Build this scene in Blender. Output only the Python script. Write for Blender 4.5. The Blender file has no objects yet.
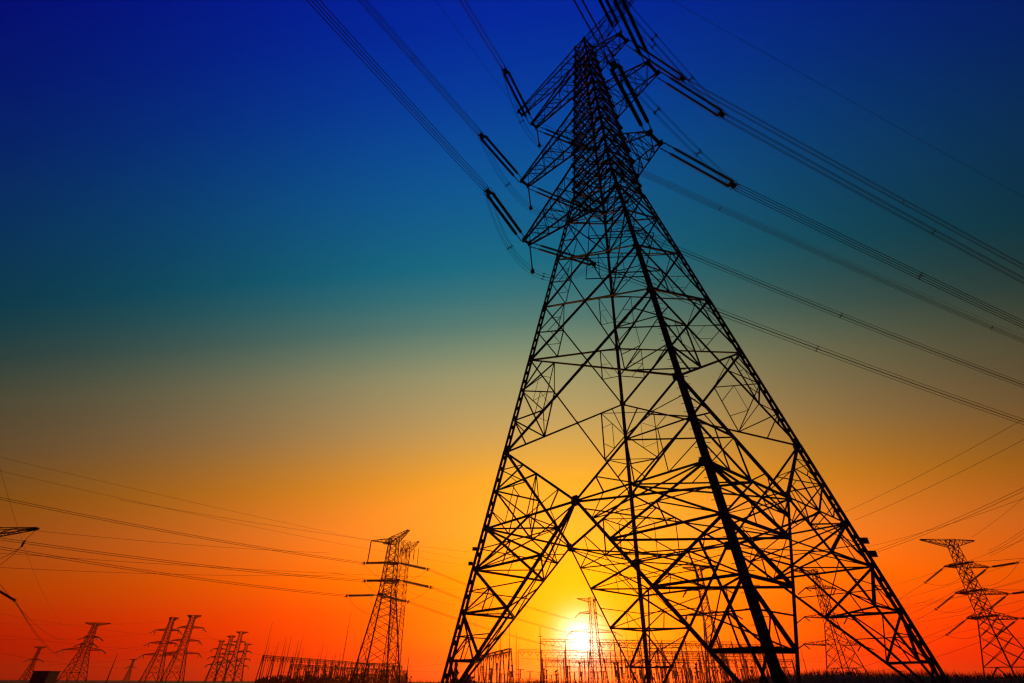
import bpy, math, random
import numpy as np
from mathutils import Vector, Matrix

R = math.radians
sc = bpy.context.scene
C = sc.collection

# ------------------------------------------------------------------ camera
F_PX, PITCH, ROLL, CAM_Z = 491.55, 0.605818, 0.005188, 1.6
cp, sp, cr, sr = math.cos(PITCH), math.sin(PITCH), math.cos(ROLL), math.sin(ROLL)
right0, up0, fwd = Vector((1, 0, 0)), Vector((0, -sp, cp)), Vector((0, cp, sp))
c_right = cr * right0 + sr * up0
c_up = -sr * right0 + cr * up0
cam_d = bpy.data.cameras.new('camera')
cam_d.sensor_width = 36.0
cam_d.lens = 36.0 * F_PX / 1024.0
cam_d.clip_start, cam_d.clip_end = 0.1, 20000
cam = bpy.data.objects.new('camera', cam_d)
C.objects.link(cam)
m = Matrix.Identity(4)
for i, a in enumerate((c_right, c_up, -fwd)):
    m[0][i], m[1][i], m[2][i] = a
m[2][3] = CAM_Z
cam.matrix_world = m
sc.camera = cam


def ray(x, y):
    dx, dy = x - 512.0, y - 341.5
    return Vector(c_right) * (dx / F_PX) + Vector(c_up) * (-dy / F_PX) + Vector(fwd)


def at(x, y, Y):
    """world point seen at photo position x, y at forward distance Y (metres)"""
    d = ray(x, y)
    return Vector((0, 0, CAM_Z)) + d * (Y / d.y)


# ------------------------------------------------------------------ sky, sun, exposure
SUN_AZ, SUN_EL = R(7.1), R(3.25)
sun_dir = Vector((math.sin(SUN_AZ) * math.cos(SUN_EL), math.cos(SUN_AZ) * math.cos(SUN_EL), math.sin(SUN_EL)))


def lin(c):
    return tuple(((v / 255) / 12.92 if v / 255 <= 0.04045 else ((v / 255 + 0.055) / 1.055) ** 2.4) for v in c)


world = bpy.data.worlds.new('World')
sc.world = world
world.use_nodes = True
nt = world.node_tree
nt.nodes.clear()


def N(kind, **kw):
    n = nt.nodes.new(kind)
    for k, v in kw.items():
        setattr(n, k, v)
    return n


def put(sock, v):
    if hasattr(v, 'is_output'):
        nt.links.new(v, sock)
    else:
        sock.default_value = v


def M(op, a, b=0.0, c=None, clamp=False):
    n = N('ShaderNodeMath', operation=op, use_clamp=clamp)
    put(n.inputs[0], a)
    put(n.inputs[1], b)
    if c is not None:
        put(n.inputs[2], c)
    return n.outputs[0]


def VM(op, a, b):
    n = N('ShaderNodeVectorMath', operation=op)
    put(n.inputs[0], a)
    if op == 'SCALE':
        put(n.inputs['Scale'], b)
    else:
        put(n.inputs[1], b)
    return n.outputs['Value'] if op == 'DOT_PRODUCT' else n.outputs['Vector']


tc = N('ShaderNodeTexCoord')
sx = N('ShaderNodeSeparateXYZ')
nt.links.new(tc.outputs['Generated'], sx.inputs[0])
dx_, dy_, dz_ = sx.outputs
theta = M('MULTIPLY', M('ARCTAN2', dz_, M('ADD', M('MULTIPLY', dy_, math.cos(R(7))), M('MULTIPLY', dx_, math.sin(R(7))))), 180 / math.pi)   # height of the bands above the sunset
ramp = N('ShaderNodeValToRGB')
put(ramp.inputs[0], M('DIVIDE', theta, 120.0, clamp=True))
SKY = [(0, (1.0, 0.0010, 0.0060)), (1, (1.12, 0.0025, 0.0030)), (2.2, (1.2, 0.0060, 0.0010)), (3.3, (1.2386, 0.0120, 0.0)),
       (4.5, (1.3053, 0.0220, 0.0)), (6, (1.3023, 0.0500, 0.0)), (7.5, (1.2941, 0.0924, 0.0009)), (9, (1.2819, 0.1307, 0.0000)),
       (11.5, (1.2006, 0.1792, 0.0101)), (14, (1.0650, 0.2116, 0.0203)), (16.5, (0.9008, 0.2247, 0.0199)), (19, (0.7283, 0.2303, 0.0196)),
       (22, (0.5514, 0.2287, 0.0467)), (25, (0.4093, 0.2255, 0.0851)), (28, (0.3211, 0.2220, 0.1058)), (31, (0.2443, 0.2158, 0.1197)),
       (34, (0.1431, 0.1830, 0.1256)), (37, (0.0640, 0.1430, 0.1316)), (40.5, (0.0197, 0.1207, 0.1489)), (44, (0.0000, 0.1034, 0.1732)),
       (48, (0.0000, 0.0860, 0.1960)), (52, (0.0000, 0.0720, 0.2220)), (57, (0.0000, 0.0520, 0.2420)), (62, (0.0000, 0.0320, 0.2560)),
       (68, (0.0000, 0.0160, 0.2560)), (75, (0.0000, 0.0060, 0.2450)), (92, (0.0, 0.0008, 0.09)), (120, (0.0, 0.001, 0.03))]
cr_ = ramp.color_ramp
cr_.interpolation = 'LINEAR'
while len(cr_.elements) > 1:
    cr_.elements.remove(cr_.elements[-1])
for i, (deg, col) in enumerate(SKY):
    e = cr_.elements[0] if i == 0 else cr_.elements.new(deg / 120)
    e.position = deg / 120
    e.color = (*[v / 1.4 for v in col], 1)


def curve(x, xs_, ys_):
    n = N('ShaderNodeFloatCurve')
    cv = n.mapping.curves[0]
    cv.points[0].location, cv.points[1].location = (xs_[0], ys_[0]), (xs_[-1], ys_[-1])
    for a, b in list(zip(xs_, ys_))[1:-1]:
        cv.points.new(a, b)
    for q in cv.points:
        q.handle_type = 'VECTOR'
    n.mapping.update()
    put(n.inputs['Value'], x)
    return n.outputs[0]


# the glow is widest towards the sun's azimuth near the horizon and narrows overhead
cen = M('SUBTRACT', curve(M('DIVIDE', theta, 40.0, clamp=True), (0, .5, 1), (.37, .25, .16)), .2)
kk = M('MULTIPLY', curve(M('DIVIDE', theta, 75.0, clamp=True), (0, .16, .4, .6, 1), (.16, .22, .28, .25, .18)), -10.0)
off = M('SUBTRACT', dx_, cen)
fall = M('MULTIPLY', M('EXPONENT', M('MULTIPLY', M('MULTIPLY', off, off), kk)), 1.3 * 1.4)
base = VM('SCALE', ramp.outputs[0], fall)
# aureole round the low sun
cosd = VM('DOT_PRODUCT', tc.outputs['Generated'], tuple(sun_dir))
delta = M('MULTIPLY', M('ARCCOSINE', M('MINIMUM', cosd, 0.9999999)), 180 / math.pi)
dust = N('ShaderNodeMapRange', interpolation_type='SMOOTHSTEP')
put(dust.inputs['Value'], dz_)
dust.inputs['From Min'].default_value, dust.inputs['From Max'].default_value = 0.0, 0.07
dust.inputs['To Min'].default_value, dust.inputs['To Max'].default_value = 0.05, 1.0
wide = M('MULTIPLY', M('EXPONENT', M('DIVIDE', delta, -9.5)), dust.outputs[0])
core = M('EXPONENT', M('MULTIPLY', M('POWER', M('DIVIDE', delta, 1.65), 1.7), -1.0))
glow = VM('ADD', VM('SCALE', (0.45, 0.827, 0.0), wide), VM('SCALE', (3.6, 3.2, 2.6), core))
sky = N('ShaderNodeTexSky', sky_type='NISHITA', sun_disc=False, sun_elevation=SUN_EL, sun_rotation=SUN_AZ)
bg1, bg2 = N('ShaderNodeBackground'), N('ShaderNodeBackground')
nt.links.new(VM('ADD', base, glow), bg1.inputs[0])
bg1.inputs[1].default_value = 1.0
nt.links.new(sky.outputs[0], bg2.inputs[0])
bg2.inputs[1].default_value = 0.0003
ad, out = N('ShaderNodeAddShader'), N('ShaderNodeOutputWorld')
nt.links.new(bg1.outputs[0], ad.inputs[0])
nt.links.new(bg2.outputs[0], ad.inputs[1])
nt.links.new(ad.outputs[0], out.inputs[0])

sun_l = bpy.data.lights.new('sun', 'SUN')
sun_l.energy, sun_l.angle, sun_l.color = 1.6, R(0.6), (1.0, 0.36, 0.08)
sun = bpy.data.objects.new('sun', sun_l)
C.objects.link(sun)
sun.rotation_euler = sun_dir.to_track_quat('Z', 'Y').to_euler()

HAZE = 0.00018
vs = sc.view_settings
vs.view_transform, vs.look, vs.exposure, vs.gamma, vs.use_curve_mapping = 'Standard', 'None', 0.0, 1.0, False
sc.render.engine = 'CYCLES'
sc.cycles.max_bounces = 4
sc.cycles.volume_bounces = 0
sc.cycles.use_denoising = True
sc.cycles.denoiser = 'OPENIMAGEDENOISE'
sc.cycles.denoising_input_passes = 'RGB_ALBEDO_NORMAL'
sc.cycles.filter_width = 1.3


# ------------------------------------------------------------------ materials
def material(name, col, col2=None, rough=0.6, metal=0.0, scale=3.0, bump=0.0):
    ma = bpy.data.materials.new(name)
    ma.use_nodes = True
    t = ma.node_tree
    b = t.nodes['Principled BSDF']
    b.inputs['Roughness'].default_value = rough
    b.inputs['Metallic'].default_value = metal
    b.inputs['Specular IOR Level'].default_value = 0.25
    co = t.nodes.new('ShaderNodeTexCoord')
    no = t.nodes.new('ShaderNodeTexNoise')
    no.inputs['Scale'].default_value = scale
    no.inputs['Detail'].default_value = 4
    t.links.new(co.outputs['Object'], no.inputs['Vector'])
    rp = t.nodes.new('ShaderNodeValToRGB')
    rp.color_ramp.elements[0].position, rp.color_ramp.elements[1].position = 0.35, 0.68
    rp.color_ramp.elements[0].color = (*col, 1)
    rp.color_ramp.elements[1].color = (*(col2 or tuple(v * 1.5 for v in col)), 1)
    t.links.new(no.outputs[0], rp.inputs[0])
    t.links.new(rp.outputs[0], b.inputs['Base Color'])
    if bump:
        bu = t.nodes.new('ShaderNodeBump')
        bu.inputs['Strength'].default_value = bump
        t.links.new(no.outputs[0], bu.inputs['Height'])
        t.links.new(bu.outputs[0], b.inputs['Normal'])
    return ma


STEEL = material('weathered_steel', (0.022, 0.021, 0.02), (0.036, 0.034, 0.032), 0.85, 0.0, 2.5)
GLAZE = material('brown_glazed_insulator', (0.022, 0.011, 0.008), (0.03, 0.016, 0.011), 0.6, 0.0, 5)
ALU = material('weathered_conductor', (0.02, 0.02, 0.021), (0.03, 0.03, 0.03), 0.9, 0.0, 1)
CONCRETE = material('concrete', (0.22, 0.21, 0.2), (0.3, 0.29, 0.27), 0.9, 0, 4, 0.2)
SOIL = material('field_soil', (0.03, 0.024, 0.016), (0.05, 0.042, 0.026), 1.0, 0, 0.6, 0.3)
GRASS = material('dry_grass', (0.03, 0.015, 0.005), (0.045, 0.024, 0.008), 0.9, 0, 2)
LEAF = material('conifer_foliage', (0.035, 0.045, 0.022), (0.055, 0.065, 0.03), 0.9, 0, 2)
BARK = material('bark', (0.05, 0.038, 0.028), (0.08, 0.06, 0.045), 0.95, 0, 6)
WALL = material('hut_brick', (0.1, 0.06, 0.045), (0.14, 0.085, 0.06), 0.9, 0, 2)
ROOF = material('hut_roof_sheet', (0.08, 0.06, 0.05), (0.11, 0.08, 0.07), 0.8, 0, 2)
SIGN = material('sign_plate_paint', (0.09, 0.06, 0.05), (0.12, 0.08, 0.06), 0.5, 0, 3)
GLASS = material('dark_window_glass', (0.02, 0.02, 0.025), (0.03, 0.03, 0.035), 0.1, 0, 1)


# ------------------------------------------------------------------ mesh helpers
class MB:
    def __init__(s):
        s.v, s.f = [], []

    def raw(s, vs_, fs):
        o = len(s.v)
        s.v += [tuple(p) for p in vs_]
        s.f += [tuple(i + o for i in f) for f in fs]

    def prism(s, p, q, sect, e1, e2):
        n = len(sect)
        vv = [p + e1 * a + e2 * b for a, b in sect] + [q + e1 * a + e2 * b for a, b in sect]
        ff = [(i, (i + 1) % n, n + (i + 1) % n, n + i) for i in range(n)]
        ff += [tuple(reversed(range(n))), tuple(range(n, 2 * n))]
        s.raw(vv, ff)

    def frame(s, p, q, hint):
        d = (q - p).normalized()
        h = Vector(hint)
        e1 = h - d * h.dot(d)
        if e1.length < 1e-4:
            h = Vector((1, 0, 0)) if abs(d.x) < 0.9 else Vector((0, 1, 0))
            e1 = h - d * h.dot(d)
        e1.normalize()
        return e1, d.cross(e1)

    def angle(s, p, q, w, hint=(0, 0, 1), t=None):
        """rolled steel angle: one flange flat on the face whose normal is the hint"""
        p, q = Vector(p), Vector(q)
        if (q - p).length < 0.02:
            return
        t = t or w * 0.11
        e1, e2 = s.frame(p, q, hint)
        h = w / 2
        s.prism(p, q, [(0, -h), (t, -h), (t, h - t), (w, h - t), (w, h), (0, h)], -e1, e2)

    def bar(s, p, q, w, hint=(0, 0, 1), w2=None):
        p, q = Vector(p), Vector(q)
        if (q - p).length < 1e-3:
            return
        e1, e2 = s.frame(p, q, hint)
        a, b = w / 2, (w2 or w) / 2
        s.prism(p, q, [(-a, -b), (a, -b), (a, b), (-a, b)], e1, e2)

    def tube(s, pts, r, n=5):
        pts = [Vector(p) for p in pts]
        rings, k = [], len(pts)
        for i, p in enumerate(pts):
            d = (pts[min(i + 1, k - 1)] - pts[max(i - 1, 0)]).normalized()
            e1 = d.cross(Vector((0, 0, 1)))
            if e1.length < 1e-3:
                e1 = Vector((1, 0, 0))
            e1.normalize()
            e2 = e1.cross(d)
            rr = r(i / (k - 1)) if callable(r) else r
            rings.append([p + (e1 * math.cos(2 * math.pi * j / n) + e2 * math.sin(2 * math.pi * j / n)) * rr for j in range(n)])
        vv = [v for rg in rings for v in rg]
        ff = [(i * n + j, i * n + (j + 1) % n, (i + 1) * n + (j + 1) % n, (i + 1) * n + j) for i in range(k - 1) for j in range(n)]
        ff += [tuple(reversed(range(n))), tuple(range((k - 1) * n, k * n))]
        s.raw(vv, ff)

    def box(s, c, ex, ey, ez):
        c = Vector(c)
        ex, ey, ez = Vector(ex) / 2, Vector(ey) / 2, Vector(ez) / 2
        vv = [c + ex * a + ey * b + ez * d for a in (-1, 1) for b in (-1, 1) for d in (-1, 1)]
        s.raw(vv, [(0, 1, 3, 2), (4, 6, 7, 5), (0, 4, 5, 1), (2, 3, 7, 6), (0, 2, 6, 4), (1, 5, 7, 3)])

    def build(s, name, mat, parent=None, smooth=False):
        me = bpy.data.meshes.new(name)
        me.from_pydata(s.v, [], s.f)
        me.materials.append(mat)
        if smooth:
            me.polygons.foreach_set('use_smooth', [True] * len(me.polygons))
        o = bpy.data.objects.new(name, me)
        C.objects.link(o)
        if parent:
            o.parent = parent
        return o


def tag(o, label=None, cat=None, group=None, kind=None):
    for k, v in (('label', label), ('category', cat), ('group', group), ('kind', kind)):
        if v:
            o[k] = v
    return o


def thing(name, label, cat, loc=(0, 0, 0), rz=0.0, group=None):
    o = bpy.data.objects.new(name, None)
    o.empty_display_size = 0.3
    C.objects.link(o)
    o.location, o.rotation_euler = loc, (0, 0, rz)
    return tag(o, label, cat, group)


def copy_tree(o, parent=None):
    c = o.copy()
    C.objects.link(c)
    if parent:
        c.parent = parent
    for ch in list(o.children):
        copy_tree(ch, c)
    return c


def lerp(a, b, t):
    return Vector(a) + (Vector(b) - Vector(a)) * t


# ------------------------------------------------------------------ ground
def smooth(a, b, x):
    t = min(1, max(0, (x - a) / (b - a)))
    return t * t * (3 - 2 * t)


def bank_height(x, y):
    az = x / max(y, 1.0)
    top = 0.62 + 0.6 * smooth(-0.45, -0.1, az) + 0.95 * smooth(0.25, 0.55, az)
    prof = smooth(47, 56, y) * (1 - smooth(62, 82, y))
    wob = 0.09 * math.sin(x * 0.21 + 1) + 0.06 * math.sin(x * 0.53 + y * 0.1)
    return prof * (top + wob)


xs = [-4000, -2500, -1400, -800, -400, -220] + [-140 + 2 * i for i in range(141)] + [220, 400, 800, 1400, 2500, 4000]
ys = [-1200, -500, -200, -60] + [-20 + 4 * i for i in range(15)] + [44 + 2 * i for i in range(24)] + [110, 160, 300, 600, 1200, 2400, 4000]
gm = MB()
gm.v = [(x, y, bank_height(x, y)) for y in ys for x in xs]
nx = len(xs)
gm.f = [(j * nx + i, j * nx + i + 1, (j + 1) * nx + i + 1, (j + 1) * nx + i) for j in range(len(ys) - 1) for i in range(nx - 1)]
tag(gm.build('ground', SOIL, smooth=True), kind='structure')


def grass_mesh(seed, n, region, hmin, hmax, wmin, wmax):
    rng = random.Random(seed)
    g = MB()
    for _ in range(n):
        x, y = region(rng)
        clump = 0.75 + 0.25 * math.sin(x * 0.9 + 1.3 * math.sin(y * 0.4)) * math.sin(x * 0.23 + 2)
        h = (hmin + (hmax - hmin) * rng.random() ** 1.6) * clump
        w = wmin + (wmax - wmin) * rng.random()
        a, b = rng.uniform(0, math.pi), rng.uniform(0, 2 * math.pi)
        lean = rng.uniform(0.04, 0.38) * h
        z0 = bank_height(x, y) - 0.03
        ex, ey = math.cos(a) * w / 2, math.sin(a) * w / 2
        lx, ly = math.cos(b) * lean, math.sin(b) * lean
        g.raw([(x - ex, y - ey, z0), (x + ex, y + ey, z0), (x + ex * .8 + lx * .3, y + ey * .8 + ly * .3, z0 + h * .55),
               (x - ex * .8 + lx * .3, y - ey * .8 + ly * .3, z0 + h * .55), (x + lx, y + ly, z0 + h)], [(0, 1, 2, 3), (3, 2, 4)])
    return g


def reg_bank(r):
    y = r.uniform(48, 68)
    return r.uniform(-1.02, 1.04) * (y + 4), y


def reg_field(r):
    y = 5 + 43 * r.random() ** 0.6
    return r.uniform(-1.1, 1.15) * (y + 4), y


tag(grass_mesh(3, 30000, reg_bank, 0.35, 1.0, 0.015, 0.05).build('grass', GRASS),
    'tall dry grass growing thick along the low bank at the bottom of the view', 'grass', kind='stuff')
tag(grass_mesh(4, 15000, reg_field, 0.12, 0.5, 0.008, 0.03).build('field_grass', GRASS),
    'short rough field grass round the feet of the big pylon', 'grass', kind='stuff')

# ------------------------------------------------------------------ the big lattice tower
CX, CY = 8.9, 30.0
DI = {'L': Vector((-3.40 - CX, 30.92 - CY, 0)), 'N': Vector((7.98 - CX, 17.71 - CY, 0)),
      'R': Vector((21.19 - CX, 29.08 - CY, 0)), 'F': Vector((9.81 - CX, 42.29 - CY, 0))}
for k in DI:
    DI[k].normalize()
AX = Vector((CX, CY, 0))
eA = (DI['N'] - DI['L']).normalized()      # along the crossarms, towards the camera side
eW = (DI['F'] - DI['L']).normalized()
HW = 37.2                                   # waist, metres above the camera


def half(h):
    if h < HW:
        return 12.328 * (1 - h / 50.373)
    if h < 41.5:
        return 3.225 + (3.12 - 3.225) * (h - HW) / (41.5 - HW)
    return 3.12 + (1.17 - 3.12) * (h - 41.5) / (66.2 - 41.5)


def cor(k, h):                               # in tower coordinates (root Empty at the base centre)
    return DI[k] * half(h) + Vector((0, 0, h + CAM_Z))


pylon = thing('lattice_pylon', 'huge dark lattice steel pylon towering over the whole view, three crossarm tiers and splayed legs', 'pylon', AX)
GROUND = -CAM_Z
LV = [7.59, 12.39, 19.52, 24.46, 29.52, 34.0, 37.2]
UP = [37.2, 38.6, 40.0, 42.3, 44.2, 46.2, 48.2, 50.2, 52.4, 54.3, 56.3, 58.2, 60.2, 62.0, 63.9, 66.2]

# legs: starred double angles with batten plates, a single angle above the waist
for k in 'LNRF':
    b = MB()
    rad = DI[k]
    tan = Vector((-rad.y, rad.x, 0))
    p0, p1 = cor(k, GROUND - 0.0), cor(k, HW)
    ax = (p1 - p0).normalized()
    out_ = (rad - ax * rad.dot(ax)).normalized()
    segs = [(GROUND, 12.39, 0.185), (12.39, 24.46, 0.17), (24.46, 37.2, 0.15)]
    for h0, h1, w in segs:
        for sgn in (1, -1):
            a, q = cor(k, h0) + out_ * 0.028 * sgn, cor(k, h1) + out_ * 0.028 * sgn
            u1 = (out_ * sgn + tan).normalized()
            u2 = (out_ * sgn - tan).normalized()
            t = 0.026
            b.prism(a, q, [(0, 0), (w, 0), (w, t), (t, t), (t, w), (0, w)], u1, u2)
        n = int((h1 - h0) / 0.7)
        for i in range(n):
            c = lerp(cor(k, h0), cor(k, h1), (i + .5) / n)
            b.box(c, out_ * 0.11, tan * 0.1, ax * 0.24)
    b.prism(cor(k, HW), cor(k, 66.3), [(0, 0), (-.2, 0), (-.2, .022), (-.022, .022), (-.022, .2), (0, .2)], (rad + tan).normalized(), (tan - rad).normalized())
    if k == 'N':                             # step bolts
        for i in range(150):
            c = lerp(cor(k, 1.5), cor(k, HW), i / 150)
            b.bar(c + out_ * .1, c + out_ * .1 + tan * (0.36 if i % 2 else -0.36), 0.02)
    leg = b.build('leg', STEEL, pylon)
    f = MB()
    base = DI[k] * half(GROUND)
    f.box(base + Vector((0, 0, .15)), (1.3, 0, 0), (0, 1.3, 0), (0, 0, .7))
    f.box(base + Vector((0, 0, .56)), (.8, 0, 0), (0, .8, 0), (0, 0, .16))
    f.build('footing', CONCRETE, leg)

FACES = [('L', 'N'), ('N', 'R'), ('R', 'F'), ('F', 'L')]


def gusset(b, c, n, w):
    e1 = Vector((0, 0, 1)).cross(n).normalized()
    e2 = n.cross(e1)
    pts = [(-w, -w * .5), (-w * .5, -w), (w * .5, -w), (w, -w * .5), (w, w * .5), (w * .5, w), (-w * .5, w), (-w, w * .5)]
    b.prism(c - n * .014, c + n * .014, pts, e1, e2)


for i0, i1 in FACES:
    n = ((DI[i0] + DI[i1])).normalized()
    b = MB()
    c0, c1 = (lambda h: cor(i0, h)), (lambda h: cor(i1, h))
    on = 0.03

    def A(p, q, w):
        b.angle(p + n * on, q + n * on, w, n)

    hM, h0 = LV[0], LV[1]
    K = (c0(hM) + c1(hM)) / 2
    gusset(b, K + n * .05, n, .27)
    A(c0(hM), K, .1)
    A(c1(hM), K, .1)
    sub = [5.3, 3.1, 0.9]
    for ca, cb in ((c0, c1), (c1, c0)):
        foot = ca(GROUND)
        A(foot, K, .125)                       # main diagonal of the foot panel
        A(ca(h0), K, .135)

        def dg(h):
            return lerp(foot, K, (h - GROUND) / (hM - GROUND))
        for h in sub:
            A(ca(h), dg(h), .11)
        A(ca(hM), dg(5.3), .12)
        A(ca(5.3), dg(3.1), .13)
        A(ca(3.1), dg(0.9), .12)
        A(ca(0.9), dg(-0.5), .09)
        # light secondary fans
        for ha, hb, hd in ((hM, 5.3, 5.3), (5.3, 3.1, 3.1), (3.1, .9, .9)):
            mid = lerp(ca(ha), dg(hd), .5)
            A(ca(hb), mid, .06)
            A(lerp(ca(hb), dg(hb), .45), mid, .05)
            A(lerp(ca(ha), ca(hb), .5), lerp(ca(ha), dg(hb), .5), .05)
            A(lerp(ca(ha), dg(hb), .5), lerp(dg(ha), dg(hb), .5), .05)
        dU = lerp(ca(h0), K, .5)
        dT = lerp(ca(h0), K, .3)
        m1 = ca(9.86)
        A(m1, dT, .07)
        A(m1, dU, .08)
        A(m1, lerp(ca(hM), K, .5), .08)
        A(dU, lerp(ca(hM), K, .5), .07)
        A(lerp(m1, dU, .5), lerp(ca(hM), K, .25), .05)
        A(lerp(m1, dT, .55), lerp(m1, dU, .55), .04)
        A(ca(hM), lerp(dg(5.3), K, .5), .08)
        A(ca(11.2), dT, .05)
        A(ca(8.7), lerp(ca(hM), K, .25), .05)
        A(lerp(ca(hM), K, .75), lerp(ca(h0), K, .8), .055)
        A(lerp(ca(h0), K, .8), lerp(ca(hM), K, .5), .055)
        A(lerp(ca(hM), K, .75), lerp(dg(5.3), K, .5), .05)
        A(lerp(ca(hM), K, .5), lerp(dg(5.3), K, .5), .06)
        gusset(b, ca(hM) + n * .05 + (K - ca(hM)).normalized() * .15, n, .2)
        gusset(b, ca(h0) + n * .05 + (K - ca(hM)).normalized() * .12, n, .22)
    for j in range(1, len(LV) - 1):
        ha, hb = LV[j], LV[j + 1]
        wd = [0, .125, .125, .12, .11, .1][j]
        A(c0(ha), c1(hb), wd)
        b.angle(c1(ha) - n * .02, c0(hb) - n * .02, wd, -n)
        wa, wb = (c1(ha) - c0(ha)).length, (c1(hb) - c0(hb)).length
        t = wa / (wa + wb)
        X = lerp(c0(ha), c1(hb), t)
        gusset(b, X, n, .13)
        for ca, cb in ((c0, c1), (c1, c0)):
            P2 = lerp(ca(ha), X, .5)
            P1 = lerp(ca(hb), X, .5)
            rw = [0, .075, .065, .055, .05, .045][j]
            if j == 1:
                a1, a2 = ca(ha + (hb - ha) * .64), ca(ha + (hb - ha) * .32)
                for p, q in ((a1, P1), (a1, P2), (a2, P2), (P1, P2), (a2, lerp(ca(ha), X, .25)), (a1, lerp(ca(hb), X, .25))):
                    A(p, q, rw)
                A(lerp(P1, P2, .33), lerp(a1, P1, .55), .035)
                A(lerp(P1, P2, .66), lerp(a1, P2, .55), .035)
                A(lerp(a1, P1, .55), lerp(a1, P2, .55), .035)
            elif j < 5:
                a1 = ca((ha + hb) / 2)
                for p, q in ((a1, P1), (a1, P2), (P1, P2)):
                    A(p, q, rw)
                if j < 4:
                    A(lerp(a1, P1, .5), lerp(P1, P2, .5), .035)
                    A(lerp(a1, P2, .5), lerp(P1, P2, .5), .035)
            gusset(b, ca(hb) + n * .05 + (cb(hb) - ca(hb)).normalized() * .08, n, .2)
        if j in (4, 5):
            A(c0(hb), c1(hb), .12)
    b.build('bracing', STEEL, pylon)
    b = MB()
    for j in range(len(UP) - 1):
        ha, hb = UP[j], UP[j + 1]
        A(c0(ha), c1(hb), .12)
        b.angle(c1(ha) - n * .02, c0(hb) - n * .02, .12, -n)
        A(c0(hb), c1(hb), .11)
        X = (c0(ha) + c1(ha) + c0(hb) + c1(hb)) / 4
        if ha < 58:
            A(lerp(c0(ha), c0(hb), .5), X, .06)
            A(lerp(c1(ha), c1(hb), .5), X, .06)
            A(lerp(c0(ha), c1(ha), .5), X, .05)
        for ca, cb in ((c0, c1), (c1, c0)):
            gusset(b, ca(hb) + n * .05 + (cb(hb) - ca(hb)).normalized() * .1, n, .2)
    b.build('cage_bracing', STEEL, pylon)

# horizontal frames inside the body
for h, kind in ((7.59, 2), (5.3, 3), (3.1, 3), (0.9, 3), (14.8, 1), (17.1, 1), (22.0, 1), (27.0, 1), (29.52, 0), (34.0, 0), (37.2, 0), (40.0, 0), (42.3, 0), (50.2, 0), (52.4, 0), (60.2, 0), (62.0, 0), (66.2, 0)):
    b = MB()
    up = (0, 0, 1)
    Ps = [cor(k, h) for k in 'LNRF']
    Ms = [(Ps[i] + Ps[(i + 1) % 4]) / 2 for i in range(4)]
    if kind == 0:
        b.angle(Ps[0], Ps[2], .09, up)
        b.angle(Ps[1] - Vector((0, 0, .1)), Ps[3] - Vector((0, 0, .1)), .09, up)
        for i in range(4):
            b.angle(Ms[i], Ms[(i + 1) % 4], .07, up)
    elif kind == 2:                          # crossing struts at every corner of the portal level
        for i, k in enumerate('LNRF'):
            d0, d1 = lerp(Ps[i], Ms[i], .52), lerp(Ps[i], Ms[i - 1], .52)
            lo = Vector((0, 0, .07))
            b.angle(d0, Ms[i - 1], .09, up)
            b.angle(d1 - lo, Ms[i] - lo, .09, up)
            b.angle(d0, cor(k, 5.3), .09, up)
            b.angle(d1, cor(k, 5.3), .09, up)
            b.angle(d0, d1, .06, up)
            top0 = lerp(cor(k, LV[1]), Ms[i], .5)
            top1 = lerp(cor(k, LV[1]), Ms[i - 1], .5)
            b.angle(top0, top1, .06, up)
            b.angle(top0, (d0 + d1) / 2, .05, up)
    elif kind == 3:                          # triangle between a leg and its two foot diagonals
        t = (h - GROUND) / (LV[0] - GROUND)
        for i, k in enumerate('LNRF'):
            b = MB()
            ft = cor(k, GROUND)
            kk = [(cor('LNRF'[j], LV[0]) + cor('LNRF'[(j + 1) % 4], LV[0])) / 2 for j in (i, i - 1)]
            d0, d1 = lerp(ft, kk[0], t), lerp(ft, kk[1], t)
            b.angle(d0, d1, .09, up)
            b.angle(Ps[i], (d0 + d1) / 2, .06, up)
            b.angle(d0, lerp(ft, kk[1], min(1, t + .2)), .055, up)
            hn = {5.3: LV[0], 3.1: 5.3, .9: 3.1}[h]
            tn = (hn - GROUND) / (LV[0] - GROUND)
            mn = (lerp(ft, kk[0], tn) + lerp(ft, kk[1], tn)) / 2 if h < 5 else kk[0] - Vector((0, 0, .12))
            b.angle((d0 + d1) / 2, mn, .09, (1, 0, 0))
            if h < 1:
                b.angle(ft, (d0 + d1) / 2, .09, (1, 0, 0))
            b.angle(d1, mn, .05, (1, 0, 0))
            b.build('leg_bracing', STEEL, pylon)
        continue
    else:
        j = max(i for i in range(len(LV)) if LV[i] <= h)
        ha, hb = LV[j], LV[j + 1]
        frac = .64 if h > (ha + hb) / 2 else .32
        for i, k in enumerate('LNRF'):
            pts = []
            for o in ('LNRF'[(i + 1) % 4], 'LNRF'[i - 1]):
                wa, wb = half(ha), half(hb)
                X = lerp(cor(k, ha), cor(o, hb), wa / (wa + wb))
                pts.append(lerp(cor(k, hb if h > ha + .45 * (hb - ha) else ha), X, .5))
            b = MB()
            b.angle(pts[0], pts[1], .06, up)
            b.build('leg_bracing', STEEL, pylon)
        continue
    b.build('plan_bracing', STEEL, pylon)

# sign plates on the outer legs
for k, h, s in (('L', 6.45, .26), ('L', 5.65, .26), ('R', 6.65, .42), ('R', 5.95, .42)):
    b = MB()
    c = cor(k, h)
    rad = DI[k]
    n2 = Vector((-rad.y, rad.x, 0)) * (1 if k == 'R' else -1)
    c = c + rad * (.2 + s / 2)
    b.box(c, rad * s, n2 * 0.02, (0, 0, s * .8))
    b.bar(c - rad * (.2 + s / 2) + n2 * .02, c + n2 * .02, .05)
    b.build('sign_plate', SIGN, pylon)

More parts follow.
